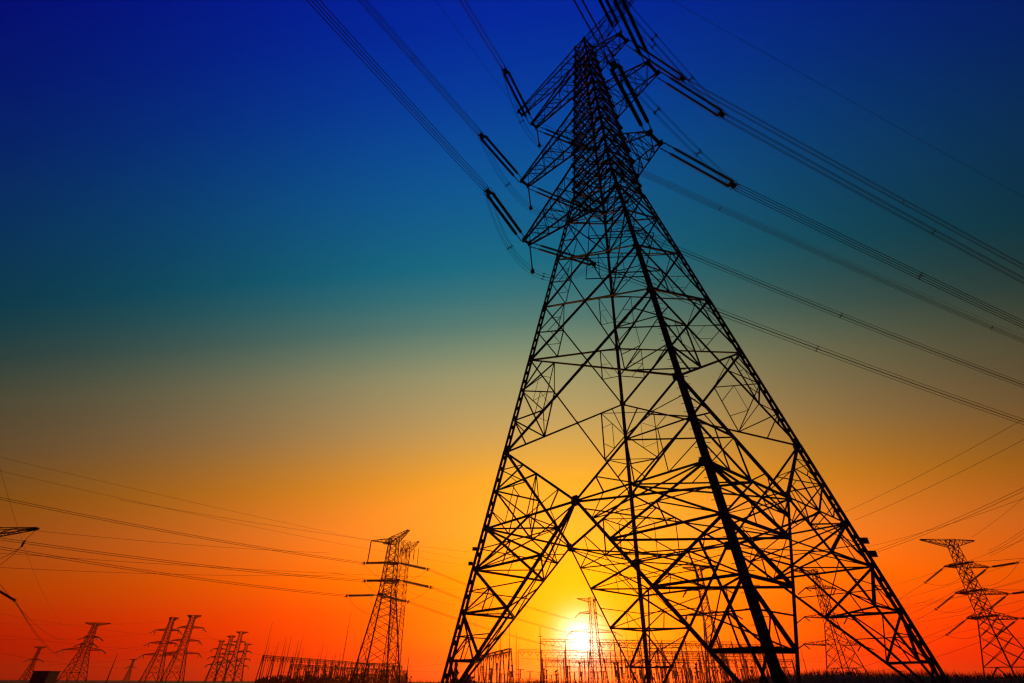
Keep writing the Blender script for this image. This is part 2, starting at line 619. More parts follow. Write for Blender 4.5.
# crossarms
TIERS = {'low': (40.0, 42.3, -11.2, 5.75, (.42, .8)), 'mid': (50.2, 52.4, -11.35, 7.4, (.55, .8)), 'up': (60.2, 62.0, -9.35, 5.3, (.42, .6)), 'earth': (64.4, 66.2, -12.0, 9.2, (.4, .4))}
TIPZ = {'low': (40.0, 39.7), 'mid': (50.3, 49.6), 'up': (60.3, 59.6), 'earth': (66.6, 66.4)}
tips = {}


def crossarm(name, tier, side):
    hb, ht, dl, dr, tw = TIERS[tier]
    D = dl if side < 0 else dr
    tw = tw[0 if side < 0 else 1]
    tz = TIPZ[tier][0 if side < 0 else 1]
    ka, kb = ('L', 'F') if side < 0 else ('N', 'R')     # near corner, far corner
    b = MB()
    big = tier != 'earth'
    wc, wl = (.15, .07) if big else (.11, .055)
    tipn = eA * D - eW * tw + Vector((0, 0, tz + CAM_Z))
    tipf = eA * D + eW * tw + Vector((0, 0, tz + CAM_Z))
    dep = .42 if big else .3
    tn_t, tf_t = tipn + Vector((0, 0, dep)), tipf + Vector((0, 0, dep))
    ch = [(cor(ka, hb), tipn), (cor(kb, hb), tipf), (cor(ka, ht), tn_t), (cor(kb, ht), tf_t)]
    for p, q in ch:
        b.angle(p, q, wc, (0, 0, 1))
    nb = max(4, int(abs(D) / (1.55 if big else 1.3)))
    P = [[lerp(p, q, i / nb) for i in range(nb + 1)] for p, q in ch]
    for i in range(nb):
        for (u, v), hint in (((0, 2), -eW), ((1, 3), eW), ((0, 1), Vector((0, 0, -1))), ((2, 3), Vector((0, 0, 1)))):
            if i % 2 == 0:
                b.angle(P[u][i], P[v][i + 1], wl, hint)
            else:
                b.angle(P[v][i], P[u][i + 1], wl, hint)
            b.angle(P[u][i + 1], P[v][i + 1], wl * .85, hint)
            if (u, v) == (0, 1) and i < nb - 1:
                b.angle(P[v][i] if i % 2 == 0 else P[u][i], P[u][i + 1] if i % 2 == 0 else P[v][i + 1], wl * .8, hint)
    for p in (tipn, tipf):
        b.box(p + Vector((0, 0, .2)), eA * .5, eW * .16, (0, 0, .6))
    b.box((tipn + tipf) / 2 + Vector((0, 0, .05)), eA * .3, eW * (2 * tw), (0, 0, .05))
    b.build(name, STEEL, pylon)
    tips[(tier, side)] = (AX + tipn, AX + tipf)


for tier in ('low', 'mid', 'up'):
    for side in (-1, 1):
        crossarm('crossarm', tier, side)
for side in (-1, 1):
    crossarm('earthwire_arm', 'earth', side)

# ------------------------------------------------------------------ strain insulators, conductors, jumpers
ROD, STR, END = 1.15, 6.0, 0.75
STRLEN = ROD + STR + END


def disc_string(x0, x1, oy, r=.18, nd=34, horizontal=True):
    b = MB()
    prof = []
    pitch = (x1 - x0) / nd
    for i in range(nd):
        x = x0 + i * pitch
        prof += [(x, .08), (x + pitch * .3, .1), (x + pitch * .45, r), (x + pitch * .72, r * .86), (x + pitch * .82, .08)]
    prof.append((x1, .045))
    n = 8
    vv = [(x, oy + rr * math.cos(2 * math.pi * j / n), rr * math.sin(2 * math.pi * j / n)) for x, rr in prof for j in range(n)]
    ff = [(i * n + j, i * n + (j + 1) % n, (i + 1) * n + (j + 1) % n, (i + 1) * n + j) for i in range(len(prof) - 1) for j in range(n)]
    b.raw(vv, ff)
    return b


def ring_mesh(cx, rx, rz, r=.028, oy=0):
    b = MB()
    pts = [(cx, oy + rx * math.cos(a), rz * math.sin(a)) for a in [2 * math.pi * i / 20 for i in range(21)]]
    b.tube(pts, r, 5)
    return b


def strain_proto(dr=.18, rr=.042):
    root = thing('strain_insulator', 'x', 'insulator')
    for oy in (-.29, .29):
        b = MB()
        b.tube([(0, oy, 0), (ROD, oy, 0)], rr, 6)
        for x in (0.15, .6, 1.05):
            b.box((x, oy, 0), (.16, 0, 0), (0, .1, 0), (0, 0, .1))
        b.build('tie_rod', STEEL, root)
        disc_string(ROD, ROD + STR, oy, dr).build('disc_string', GLAZE, root)
    b = MB()
    x = ROD + STR
    b.box((x + .1, 0, 0), (.2, 0, 0), (0, .85, 0), (0, 0, .06))
    b.box((x + .42, 0, 0), (.5, 0, 0), (0, .5, 0), (0, 0, .035))
    b.box((x + .5, 0, 0), (.3, 0, 0), (0, .06, 0), (0, 0, .6))
    for oy in (-.225, .225):
        for oz in (-.225, .225):
            b.tube([(x + .3, oy * .6, oz * .6), (x + END + .3, oy, oz)], .035, 6)
    b.build('yoke_plate', STEEL, root)
    ring_mesh(x - .15, .5, .3).build('grading_ring', STEEL, root)
    ring_mesh(x + .45, .48, .42).build('grading_ring', STEEL, root)
    return root


def dirv(az_deg, slope):
    d = Vector((math.cos(R(az_deg)), math.sin(R(az_deg)), -slope))
    return d.normalized()


def orient(o, p, d, scale=1.0):
    e2 = Vector((0, 0, 1)).cross(d).normalized()
    e3 = d.cross(e2)
    mm = Matrix.Identity(4)
    for i, a in enumerate((d, e2, e3)):
        mm[0][i], mm[1][i], mm[2][i] = a * scale
    mm[0][3], mm[1][3], mm[2][3] = p
    o.matrix_world = mm


strain0, strain_far = strain_proto(), strain_proto(.3, .09)
used = {}


def put_strain(p, d, label, group, scale=1.0, proto=None):
    proto = proto or strain0
    o = copy_tree(proto) if proto in used else proto
    used[proto] = True
    orient(o, p, d, scale)
    tag(o, label, 'insulator', group)
    return Vector(p) + d * STRLEN * scale


def bundle_offsets(pts):
    offs = []
    k = len(pts)
    for i in range(k):
        d = (pts[min(i + 1, k - 1)] - pts[max(i - 1, 0)]).normalized()
        e = d.cross(Vector((0, 0, 1)))
        if e.length < 1e-3:
            e = Vector((1, 0, 0))
        e.normalize()
        offs.append((e, e.cross(d).normalized()))
    return offs


def bundle(name, pts, label, cat, group, gap=.225, r=.029, spacers=()):
    root = thing(name, label, cat, pts[0], 0, group)
    o0 = Vector(pts[0])
    offs = bundle_offsets(pts)
    for sy in (-1, 1):
        for sz in (-1, 1):
            b = MB()
            b.tube([p - o0 + (e * sy + u * sz) * gap for p, (e, u) in zip(pts, offs)], r, 5)
            b.build('wire', ALU, root)
    for t in spacers:
        i = min(len(pts) - 1, max(0, int(t * (len(pts) - 1))))
        p, (e, u) = pts[i] - o0, offs[i]
        b = MB()
        for s in (-1, 1):
            b.bar(p + (e + u * s) * gap * 1.15, p - (e + u * s) * gap * 1.15, .05)
        for sy in (-1, 1):
            for sz in (-1, 1):
                dd = e.cross(u)
                b.bar(p + (e * sy + u * sz) * gap - dd * .14, p + (e * sy + u * sz) * gap + dd * .14, .06)
        b.build('spacer', STEEL, root)
    return root


AZF, AZN = 22.0, 236.0
SLF = {('low', 1): (20, .33, .21), ('mid', 1): (22, .35, .2), ('up', 1): (23, .36, .13), ('low', -1): (16, .12, .235), ('mid', -1): (16, .27, .27), ('up', -1): (21, .06, .15)}
SLN = {('low', 1): (235, .1, .2), ('mid', 1): (235, .15, .12), ('up', 1): (235, .15, .12), ('low', -1): (241, .02, .24), ('mid', -1): (233, .0, .01), ('up', -1): (243, .0, .3)}
TN = {'low': 'lowest', 'mid': 'middle', 'up': 'upper'}
SN = {-1: 'left', 1: 'right'}
ends = {}
for tier in ('low', 'mid', 'up'):
    for side in (-1, 1):
        tn, tf = tips[(tier, side)]
        for which, tp, tab, length in (('far', tf, SLF, 420.0), ('near', tn, SLN, 300.0)):
            az, *sl = tab[(tier, side)]
            d = dirv(az, sl[0])
            where = 'pulling right' if which == 'far' else 'pulling up overhead'
            e = put_strain(tp + d * .1, d, f'double insulator string on the {TN[tier]} {SN[side]} crossarm tip, {where}', 'strain insulators on the big pylon')
            ends[(tier, side, which)] = e
            hd = Vector((math.cos(R(az)), math.sin(R(az)), 0))
            k = 61
            pts = []
            for i in range(k):
                t = i / (k - 1)
                r_ = (length * t) ** 1.0
                pts.append(e + hd * r_ + Vector((0, 0, -sl[1] * r_ + sl[1] / 420 * r_ * r_)))
            wh = 'running right to the distance' if which == 'far' else 'coming overhead to the top of the photo'
            bundle('conductor_bundle', pts, f'four-wire conductor bundle {wh}, from the {TN[tier]} {SN[side]} crossarm', 'power line', 'conductor bundles of the big pylon',
                   spacers=[((10 if which == 'near' else 22) + 52 * j + 9 * ((j * 7 + len(ends)) % 3)) / length for j in range(6)])

# suspension strings hanging from the left tips, and jumper loops
for tier in ('low', 'mid', 'up'):
    for side in (-1, 1):
        tn, tf = tips[(tier, side)]
        a, b_ = ends[(tier, side, 'near')], ends[(tier, side, 'far')]
        mid = (tn + tf) / 2
        if side < 0:
            base = tf
            low = base + Vector((0, 0, -4.3)) + eA * .35
            root = thing('suspension_insulator', f'thin weighted insulator string hanging down from the {TN[tier]} left crossarm tip', 'insulator', base, 0, 'hanging jumper insulators')
            bb = MB()
            bb.tube([Vector((0, 0, 0)), (low - base) * .08], .035, 6)
            bb.build('hanger', STEEL, root)
            bb = MB()
            bb.tube([(low - base) * (.08 + .84 * i / 60) for i in range(61)], lambda t: .05 if int(round(t * 60)) % 2 else .085, 7)
            bb.build('disc_string', GLAZE, root)
            bb = MB()
            q = low - base
            bb.box(q + Vector((0, 0, -.05)), eW * .32, eA * .3, (0, 0, .32))
            bb.box(q + Vector((0, 0, .22)), eW * .2, eA * .2, (0, 0, .24))
            bb.build('weight', STEEL, root)
        else:
            low = (a + b_) / 2 + Vector((0, 0, -2.0)) + eA * .25
        # quadratic through the low point
        ctrl = low * 2 - (a + b_) / 2
        pts = [a * (1 - t) ** 2 + ctrl * 2 * t * (1 - t) + b_ * t * t for t in [i / 32 for i in range(33)]]
        bundle('jumper_loop', pts, f'sagging four-wire jumper loop passing under the {TN[tier]} {SN[side]} crossarm', 'jumper wire', 'jumper loops of the big pylon', gap=.22, r=.016, spacers=(.3, .62))

for side in (-1, 1):
    tn, tf = tips[('earth', side)]
    for which, tp, az in (('far', tf, AZF), ('near', tn, AZN)):
        hd = Vector((math.cos(R(az)), math.sin(R(az)), 0))
        s = .11
        pts = [tp + hd * r_ + Vector((0, 0, .1 - s * r_ + s / 420 * r_ * r_)) for r_ in [420 * i / 60 for i in range(61)]]
        b = MB()
        b.tube([p - pts[0] for p in pts], .02, 5)
        o = b.build('earth_wire', ALU)
        o.location = pts[0]
        tag(o, f'thin single earth wire from the {SN[side]} top arm, ' + ('running right into the distance' if which == 'far' else 'coming overhead'), 'power line', 'earth wires of the big pylon')


# ------------------------------------------------------------------ far pylons
def place(xb, yt, H):
    th = PITCH - math.atan((yt - 341.5) / F_PX)
    D = (H - CAM_Z) / math.tan(th)
    X = (xb - 512) / (F_PX / cp) * D
    return Vector((X, D, 0))


def far_pylon(label, loc, H, yaw, base, waist, top, arms, tl=.3, tb=.13, zw=.5, topkind='T', n1=5, n2=7, group='pylons in the distance', stubs=False):
    """base, waist, top: widths; arms: (height share, left reach, right reach, depth)"""
    root = thing('lattice_pylon', label, 'pylon', loc, yaw, group)

    def hw(z):
        f = z / H
        if f < zw:
            return (base + (waist - base) * f / zw) / 2
        return (waist + (top - waist) * (f - zw) / (1 - zw)) / 2
    cs = [(-1, -1), (1, -1), (1, 1), (-1, 1)]

    def P(i, z):
        i %= 4
        return Vector((cs[i][0] * hw(z), cs[i][1] * hw(z), z))
    for i in range(4):
        b = MB()
        b.bar(P(i, 0), P(i, H * zw), tl, (1, 1, 0))
        b.bar(P(i, H * zw), P(i, H), tl * .7, (1, 1, 0))
        b.build('leg', STEEL, root)
    lv = [0]
    q = .8
    tot = sum(q ** j for j in range(n1))
    for j in range(n1):
        lv.append(lv[-1] + H * zw * q ** j / tot)
    lu = [H * zw + H * (1 - zw) * j / n2 for j in range(n2 + 1)]
    b = MB()
    for i in range(4):
        nrm = (cs[i][0] + cs[(i + 1) % 4][0], cs[i][1] + cs[(i + 1) % 4][1], 0)
        for lvs in (lv, lu):
            for j in range(len(lvs) - 1):
                z0, z1 = lvs[j], lvs[j + 1]
                if j == 0 and lvs is lv:
                    K = (P(i, z1) + P(i + 1, z1)) / 2
                    b.bar(P(i, 0), K, tb * 1.2, nrm)
                    b.bar(P(i + 1, 0), K, tb * 1.2, nrm)
                    b.bar(P(i, z1 * .5), lerp(P(i, 0), K, .5), tb * .7, nrm)
                    b.bar(P(i + 1, z1 * .5), lerp(P(i + 1, 0), K, .5), tb * .7, nrm)
                    b.bar(P(i, z1), P(i + 1, z1), tb, nrm)
                else:
                    b.bar(P(i, z0), P(i + 1, z1), tb, nrm)
                    b.bar(P(i + 1, z0), P(i, z1), tb, nrm)
                    if lvs is lu:
                        b.bar(P(i, z1), P(i + 1, z1), tb, nrm)
    b.build('bracing', STEEL, root)
    tipsl = {}
    for ai, (f, ll, rl, dep) in enumerate(arms):
        z = H * f
        for sgn, reach in ((-1, ll), (1, rl)):
            if not reach:
                continue
            b = MB()
            w0, zt = hw(z), min(H, z + dep)
            wt = hw(zt)
            tip = Vector((sgn * reach, 0, z + .12 * dep))
            nb = 5
            chs = [(Vector((sgn * w0, -w0, z)), tip + Vector((0, -.4, 0))), (Vector((sgn * w0, w0, z)), tip + Vector((0, .4, 0))),
                   (Vector((sgn * wt, -wt, zt)), tip + Vector((0, -.4, .3))), (Vector((sgn * wt, wt, zt)), tip + Vector((0, .4, .3)))]
            if topkind == 'T' and ai == 0:    # flat-topped arm: the upper chord is level
                tip = Vector((sgn * reach, 0, zt))
                chs = [(c, tip + Vector((0, (j % 2 * 2 - 1) * .3, -.3 if j < 2 else 0))) for j, (c, _) in enumerate(chs)]
            G = [[lerp(p, q_, k / nb) for k in range(nb + 1)] for p, q_ in chs]
            for p, q_ in chs:
                b.bar(p, q_, tb * 1.25, (0, 0, 1))
            for k in range(nb):
                for u, v in ((0, 2), (1, 3), (0, 1)):
                    b.bar(G[u][k], G[v][k + 1], tb * .8)
                    b.bar(G[u][k + 1], G[v][k + 1], tb * .8)
            b.build('crossarm', STEEL, root)
            if stubs and ai > 0:
                for sy in (-1, 1):
                    b = MB()
                    b.bar(tip, tip + Vector((sgn * 1.6, sy * 6.5, -2.6)), tb * 2.2)
                    b.build('insulator_string', GLAZE, root)
            tipsl[(ai, sgn)] = Matrix.Translation(loc) @ Matrix.Rotation(yaw, 4, 'Z') @ tip
    return root, tipsl


def wire(a, b_, sag, r, label, group, n=24, cat='power line', name='wire'):
    pts = [lerp(a, b_, i / n) + Vector((0, 0, -4 * sag * (i / n) * (1 - i / n))) for i in range(n + 1)]
    bb = MB()
    bb.tube([p - pts[0] for p in pts], r, 4)
    o = bb.build(name, ALU)
    o.location = pts[0]
    return tag(o, label, cat, group)


# right-hand strain pylon
p = place(1021, 537.5, 56)
_, tr = far_pylon('mid-distance strain pylon at the right edge of the photo, beside the big pylon', p, 56, R(4), 15.5, 4.6, 2.6,
                  [(.945, 14.5, 11.5, 3.0), (.79, 8.5, 12.0, 2.2), (.60, 9.0, 15.0, 2.4), (.43, 9.0, 13.5, 2.6)], tl=.42, tb=.17, zw=.44, n1=5, n2=9)
tn_ = ['top', 'upper', 'middle', 'lowest']
for ai in (1, 2, 3):
    for sgn in (-1, 1):
        t0 = tr[(ai, sgn)]
        for which, az, sl in (('left', 142, .6), ('right', -62, -.02)):
            d = dirv(az, sl)
            e = put_strain(t0, d, f'insulator string on the {tn_[ai]} {SN[sgn]} arm of the right-edge pylon, pointing {which}', 'insulators on the right-edge pylon', 1.4, strain_far)
            wa = 80 if which == 'left' else -104
            hd = Vector((math.cos(R(wa)), math.sin(R(wa)), 0))
            ln = 300 if which == 'left' else 210
            wire(e, e + hd * ln + Vector((0, 0, -.03 * ln)), 7, .06,
                 f'conductor leaving the {tn_[ai]} {SN[sgn]} arm of the right-edge pylon towards the {which}', 'conductors of the right-edge pylon')
        a_, b_ = t0 + dirv(142, .6) * 11, t0 + dirv(-62, -.02) * 11
        low = t0 + Vector((0, 0, -6.5))
        ct = low * 2 - (a_ + b_) / 2
        bb = MB()
        bb.tube([a_ * (1 - t) ** 2 + ct * 2 * t * (1 - t) + b_ * t * t - a_ for t in [i / 20 for i in range(21)]], .05, 4)
        o = bb.build('jumper_loop', ALU)
        o.location = a_
        tag(o, f'jumper loop under the {tn_[ai]} {SN[sgn]} arm of the right-edge pylon', 'jumper wire', 'jumpers of the right-edge pylon')

# pylon left of the big one, arms pointing away from the camera
p = place(377, 538, 46)
rt, tm = far_pylon('broad strain pylon with level insulator strings, standing left of the big pylon', p, 46, R(-58), 12.5, 4.6, 2.8,
                   [(.955, 11, 14, 2.0), (.785, 0, 6, 1.8), (.65, 0, 10, 1.8), (.595, 9, 0, 1.8)], tl=.36, tb=.13, zw=.6, n1=9, n2=8)
rot = Matrix.Rotation(R(58), 3, 'Z')
b = MB()
za = 46 * .955
o_ = rot @ Vector((-8.5, 0, 0))
for w in (-.8, .8):
    q = rot @ Vector((-1.2, w, 0))
    b.bar(q + Vector((0, 0, za)), o_ + Vector((0, 0, za + .8)), .16)
    b.bar(q + Vector((0, 0, za + 1.6)), o_ + Vector((0, 0, za + .9)), .16)
    for k in range(5):
        b.bar(lerp(q + Vector((0, 0, za)), o_ + Vector((0, 0, za + .8)), k / 5), lerp(q + Vector((0, 0, za + 1.6)), o_ + Vector((0, 0, za + .9)), (k + .6) / 5), .1)
b.build('side_arm', STEEL, rt)
b = MB()
b.bar(o_ + Vector((0, 0, za + .8)), o_ + Vector((-.4, 0, za - 6.6)), .3)
b.build('hanger', STEEL, rt)
LEFT_TO = {1: (-40, 490, 112), 2: (-40, 533, 118), 3: (-40, 541, 116)}
RIGHT_TO = {1: (640, 628, 420), 2: (640, 640, 420), 3: (640, 655, 420)}
WN = {1: 'uppermost', 2: 'middle', 3: 'lowest'}
for (ai, sgn), t0 in tm.items():
    if ai == 0:
        continue
    for which, az, sl in (('left', 182, .03), ('right', -3, .2)):
        d = dirv(az, sl)
        e = put_strain(t0, d, f'{WN[ai]} insulator string of the pylon left of centre, pointing {which}', 'insulators on the pylon left of centre', 1.5, strain_far)
        for k_ in (0, 1):
            o2 = Vector((0, 0, .45 * k_ - .2))
            up_ = 'upper' if k_ else 'lower'
            if which == 'left':
                wire(e + o2, at(*LEFT_TO[ai]) + o2, 1.0, .05, f'{WN[ai]} heavy wire pair crossing the left half, {up_} wire', 'wires crossing the left half')
            else:
                wire(e + o2, at(*RIGHT_TO[ai]) + o2, 5, .055, f'{WN[ai]} wire pair from the pylon left of centre towards the sun, {up_} wire', 'faint wires low in the sky')
    a_, b_ = t0 + dirv(182, .03) * 11.8, t0 + dirv(-3, .2) * 11.8
    ct = (t0 + Vector((0, 0, -6.5))) * 2 - (a_ + b_) / 2
    bb = MB()
    bb.tube([a_ * (1 - t) ** 2 + ct * 2 * t * (1 - t) + b_ * t * t - a_ for t in [i / 20 for i in range(21)]], .045, 4)
    o = bb.build('jumper_loop', ALU)
    o.location = a_
    tag(o, f'{WN[ai]} sagging jumper loop on the pylon left of centre', 'jumper wire', 'jumpers of the pylon left of centre')
# lattice mast behind it
p = place(391, 542, 60)
rs, _ = far_pylon('slim pale lattice pylon seen directly behind the broad pylon left of centre', p, 60, R(-58), 6.4, 4.8, 3.4,
                  [(.90, 2, 17, 3.0)], tl=.24, tb=.11, zw=.5, n1=9, n2=9)
for k in range(6):
    b = MB()
    c = Vector((3 + 2.7 * k, (k % 2 - .5) * 1.2, 60 * .9))
    b.tube([c, c + Vector((0, 0, -4 - 2 * (k % 3)))], .13, 5)
    b.build('insulator_string', GLAZE, rs)

FAR = [  # label, x base, y top, height, yaw, base width, waist, top, arms
    ('pylon silhouetted directly against the glare of the setting sun', 600, 597, 52, R(12), 11, 4.6, 3.6, [(.94, 11, 3, 2.2), (.80, 10, 3, 1.8), (.58, 17, 16, 2.2)], .42, .14),
    ('grey pylon seen through the big pylon, just right of the sun', 722, 565, 54, R(-10), 11, 4.0, 2.6, [(.95, 8, 5, 2.2), (.78, 8, 12, 2.0), (.56, 10, 14, 2.2)], .5, .22),
    ('tall pylon seen through the right side of the big pylon', 852, 568, 58, R(6), 16, 5.0, 2.4, [(.95, 14, 2, 2.2), (.82, 9, 10, 2.0), (.56, 15, 11, 2.2), (.33, 20, 14, 2.6)], .46, .2),
    ('distant pylon with a wide flat top standing alone at the left', 74, 625, 48, R(10), 17, 6.5, 3.0, [(.95, 10, 13, 3.0), (.74, 5, 8, 1.6), (.62, 6, 6, 1.6), (.52, 19, 15, 2.4)], .5, .26),
    ('left one of two neighbouring distant pylons, with three arms each side', 153, 619, 50, R(14), 14, 5.4, 3.0, [(.95, 3, 5, 2.2), (.78, 11, 9, 1.8), (.58, 12, 10, 1.8), (.40, 13, 11, 1.8)], .5, .24),
    ('right one of two neighbouring distant pylons, with a broader head', 174, 617, 52, R(14), 15, 5.6, 3.6, [(.95, 5, 7, 2.6), (.80, 9, 12, 1.8), (.60, 11, 12, 1.8), (.41, 13, 15, 1.8)], .5, .24),
    ('leftmost and shortest of the cluster of four far pylons', 212, 642, 46, R(20), 12, 5, 3, [(.95, 4, 4, 2), (.78, 8, 8, 1.6), (.58, 9, 9, 1.6), (.40, 9, 9, 1.6)], .6, .3),
    ('second from the left in the cluster of four far pylons', 221, 637, 50, R(20), 12, 5, 3, [(.95, 6, 5, 2), (.78, 8, 8, 1.6), (.58, 9, 9, 1.6), (.40, 9, 9, 1.6)], .6, .3),
    ('tallest of the cluster of four far pylons, third from the left', 230, 633, 52, R(20), 12, 5, 3.4, [(.95, 6, 8, 2.4), (.78, 8, 8, 1.6), (.58, 9, 9, 1.6), (.40, 9, 9, 1.6)], .6, .3),
    ('rightmost of the cluster of four far pylons', 239, 645, 46, R(20), 12, 5, 3, [(.95, 4, 7, 2), (.78, 8, 8, 1.6), (.58, 9, 9, 1.6), (.40, 9, 9, 1.6)], .6, .3),
    ('faint tiny pylon with a forked head, farthest at the left edge', 27, 649, 42, R(5), 10, 3.5, 2.6, [(.94, 9, 9, 2.4), (.60, 8, 8, 1.6)], .6, .3),
    ('faint tiny pylon between the flat-topped pylon and the pair', 128, 661, 40, R(10), 9, 4, 2.6, [(.94, 8, 8, 2.4), (.62, 8, 8, 1.6)], .8, .4),
]
ft = []
for (lab, xb, yt, H, yaw, bw, ww, tw, arms, tl, tb) in FAR:
    ft.append(far_pylon(lab, place(xb, yt, H), H, yaw, bw, ww, tw, arms, tl=tl, tb=tb, n1=5, n2=6, stubs=True)[1])

# near pylon beyond the left edge, only its arm ends reach into view
tip = at(38, 529, 118)
p = Vector((tip.x - 24.0, tip.y + 3, 0))
HL = tip.z + .3
_, tl_ = far_pylon('pylon mostly beyond the left edge, its lattice arm end reaching into view', p, HL, R(-7), 11, 4.6, 3.2,
                   [((HL - 3.0) / HL, 14, 24.0, 3.0), (.5, 12, 15.5, 2.4)], tl=.3, tb=.14, zw=.45)
t1 = tl_[(0, 1)]
root = thing('suspension_insulator', 'short insulator hanging below the arm end at the left edge', 'insulator', t1)
bb = MB()
bb.tube([(0, 0, 0), (-1.5, 0, -2.8)], .06, 5)
bb.build('hanger', STEEL, root)
bb = MB()
bb.tube([Vector((-1.5, 0, -2.8 - 1.4 * i / 16)) for i in range(17)], lambda t: .14 if int(round(t * 16)) % 2 else .24, 7)
bb.build('disc_string', GLAZE, root)
j0 = t1 + Vector((-1.5, 0, -4.2))
wire(j0, at(-30, 562, 110), 1.5, .05, 'upper jumper wire sagging left from the insulator at the left edge', 'wires at the left edge')
wire(j0, at(-30, 572, 112), 2.5, .05, 'lower jumper wire sagging left from the insulator at the left edge', 'wires at the left edge')
e = put_strain(at(-9, 586, 116), (at(14, 600, 122) - at(-9, 586, 116)).normalized(), 'dark insulator string poking in at the left edge, below the arm end', None, .85)
for i, (x, y) in enumerate(((64, 655), (72, 660))):
    wire(e, at(x, y, 420), 3, .06, ('upper' if i == 0 else 'lower') + ' wire slanting down right from the dark insulator at the left edge', 'wires at the left edge')
wire(at(-5, 578, 118), at(66, 640, 420), 3, .06, 'wire slanting down just above the dark insulator at the left edge', 'wires at the left edge')
wire(at(-4, 455, 118), at(62, 622, 420), 4, .04, 'faint steep wire crossing the left edge below the arm', 'wires at the left edge')

# conductors running from the pylon left of centre to the left edge
WF = [((480, 562, 320), (-30, 450, 150), 1.5, 'topmost faint wire crossing the left half of the sky'), ((470, 566, 330), (-30, 464, 150), 2, 'second faint wire below the topmost one at the left'),
      ((430, 577, 330), (-30, 551, 170), 1, 'faint wire just below the heavy pairs at the left'), ((200, 619, 640), (-30, 622, 560), 4, 'level faint wire over the flat-topped pylon'),
      ((160, 632, 640), (-30, 638, 600), 4, 'level wire left of the pair of distant pylons, upper'), ((160, 644, 640), (-30, 653, 600), 4, 'level wire left of the pair of distant pylons, middle'),
      ((160, 656, 640), (-30, 664, 600), 4, 'level wire left of the pair of distant pylons, lowest'), ((540, 648, 520), (395, 668, 330), 2, 'faint wire near the ground between the pylon left of centre and the sun'),
      ((330, 664, 520), (200, 632, 560), 6, 'faint wire sagging from the pair of pylons to the gantry')]
WF += [((330, 553, 300), (-30, 524, 165), 1.2, 'faint wire between the uppermost and middle heavy pairs at the left'),
       ((345, 575, 320), (-30, 566, 175), 1.4, 'faint wire under the lowest heavy pair at the left'), ((470, 552, 340), (120, 500, 200), 1.5, 'short faint wire above the pylon left of centre'),
       ((470, 590, 400), (330, 572, 300), 2, 'faint wire close behind the pylon left of centre'), ((250, 640, 640), (-30, 608, 420), 5, 'faint wire sagging over the leftmost distant pylons'),
       ((250, 652, 640), (-30, 630, 450), 5, 'faint lower wire sagging over the leftmost distant pylons'), ((480, 672, 420), (270, 661, 420), 2, 'faint wire above the left gantry rows near the ground'),
       ((470, 606, 420), (405, 590, 330), 2, 'faint wire touching the left leg of the big pylon'), ((130, 668, 600), (-20, 648, 420), 3, 'lowest faint wire at the left edge above the hut')]
for a_, b_, sag, lab in WF:
    wire(at(*a_), at(*b_), sag, .035 if b_[1] < 470 else .05, lab, 'faint wires low in the sky')
WR = [((862, 548, 260), (1060, 484, 160), 1.5, 'third faint wire beside the heavy pair behind the big leg'),
      ((905, 640, 420), (1060, 606, 230), 2, 'faint wire low behind the right-edge pylon'), ((895, 622, 420), (1060, 578, 230), 2, 'faint wire behind the middle arm of the right-edge pylon'),
      ((880, 606, 420), (1060, 570, 220), 3, 'faint sagging wire left of the right-edge pylon'), ((820, 625, 440), (935, 598, 330), 2, 'short faint wire between the big leg and the right-edge pylon'),
      ((972, 537, 245), (1060, 464, 150), 1, 'wire rising to the right edge from the flat top of the right-edge pylon'),
      ((988, 551, 232), (1060, 500, 150), 1, 'upper wire of the band rising steeply right of the right-edge pylon'),
      ((989, 553, 232), (1060, 504, 150), 1, 'middle wire of the band rising steeply right of the right-edge pylon'),
      ((990, 556, 232), (1060, 510, 150), 1, 'lower wire of the band rising steeply right of the right-edge pylon'),
      ((872, 590, 420), (1060, 525, 190), 2, 'faint wire passing just under the upper arm of the right-edge pylon'),
      ((845, 512, 210), (1060, 398, 120), 1, 'upper thin wire rising to the right edge'), ((855, 520, 215), (1060, 420, 122), 1, 'second thin wire rising to the right edge'),
      ((855, 557, 230), (1060, 470, 120), 1.2, 'upper heavy wire rising to the right edge, behind the big leg'), ((855, 559.5, 230), (1060, 473.5, 120), 1.2, 'lower heavy wire rising to the right edge, behind the big leg'),
      ((880, 604, 330), (1060, 545, 200), 1.5, 'upper faint wire crossing behind the right-edge pylon'), ((885, 612, 340), (1060, 568, 210), 1.5, 'middle faint wire crossing behind the right-edge pylon'),
      ((890, 626, 350), (1060, 590, 220), 1.5, 'lowest faint wire crossing behind the right-edge pylon')]
for a_, b_, sag, lab in WR:
    wire(at(*a_), at(*b_), sag, .05, lab, 'wires at the right')


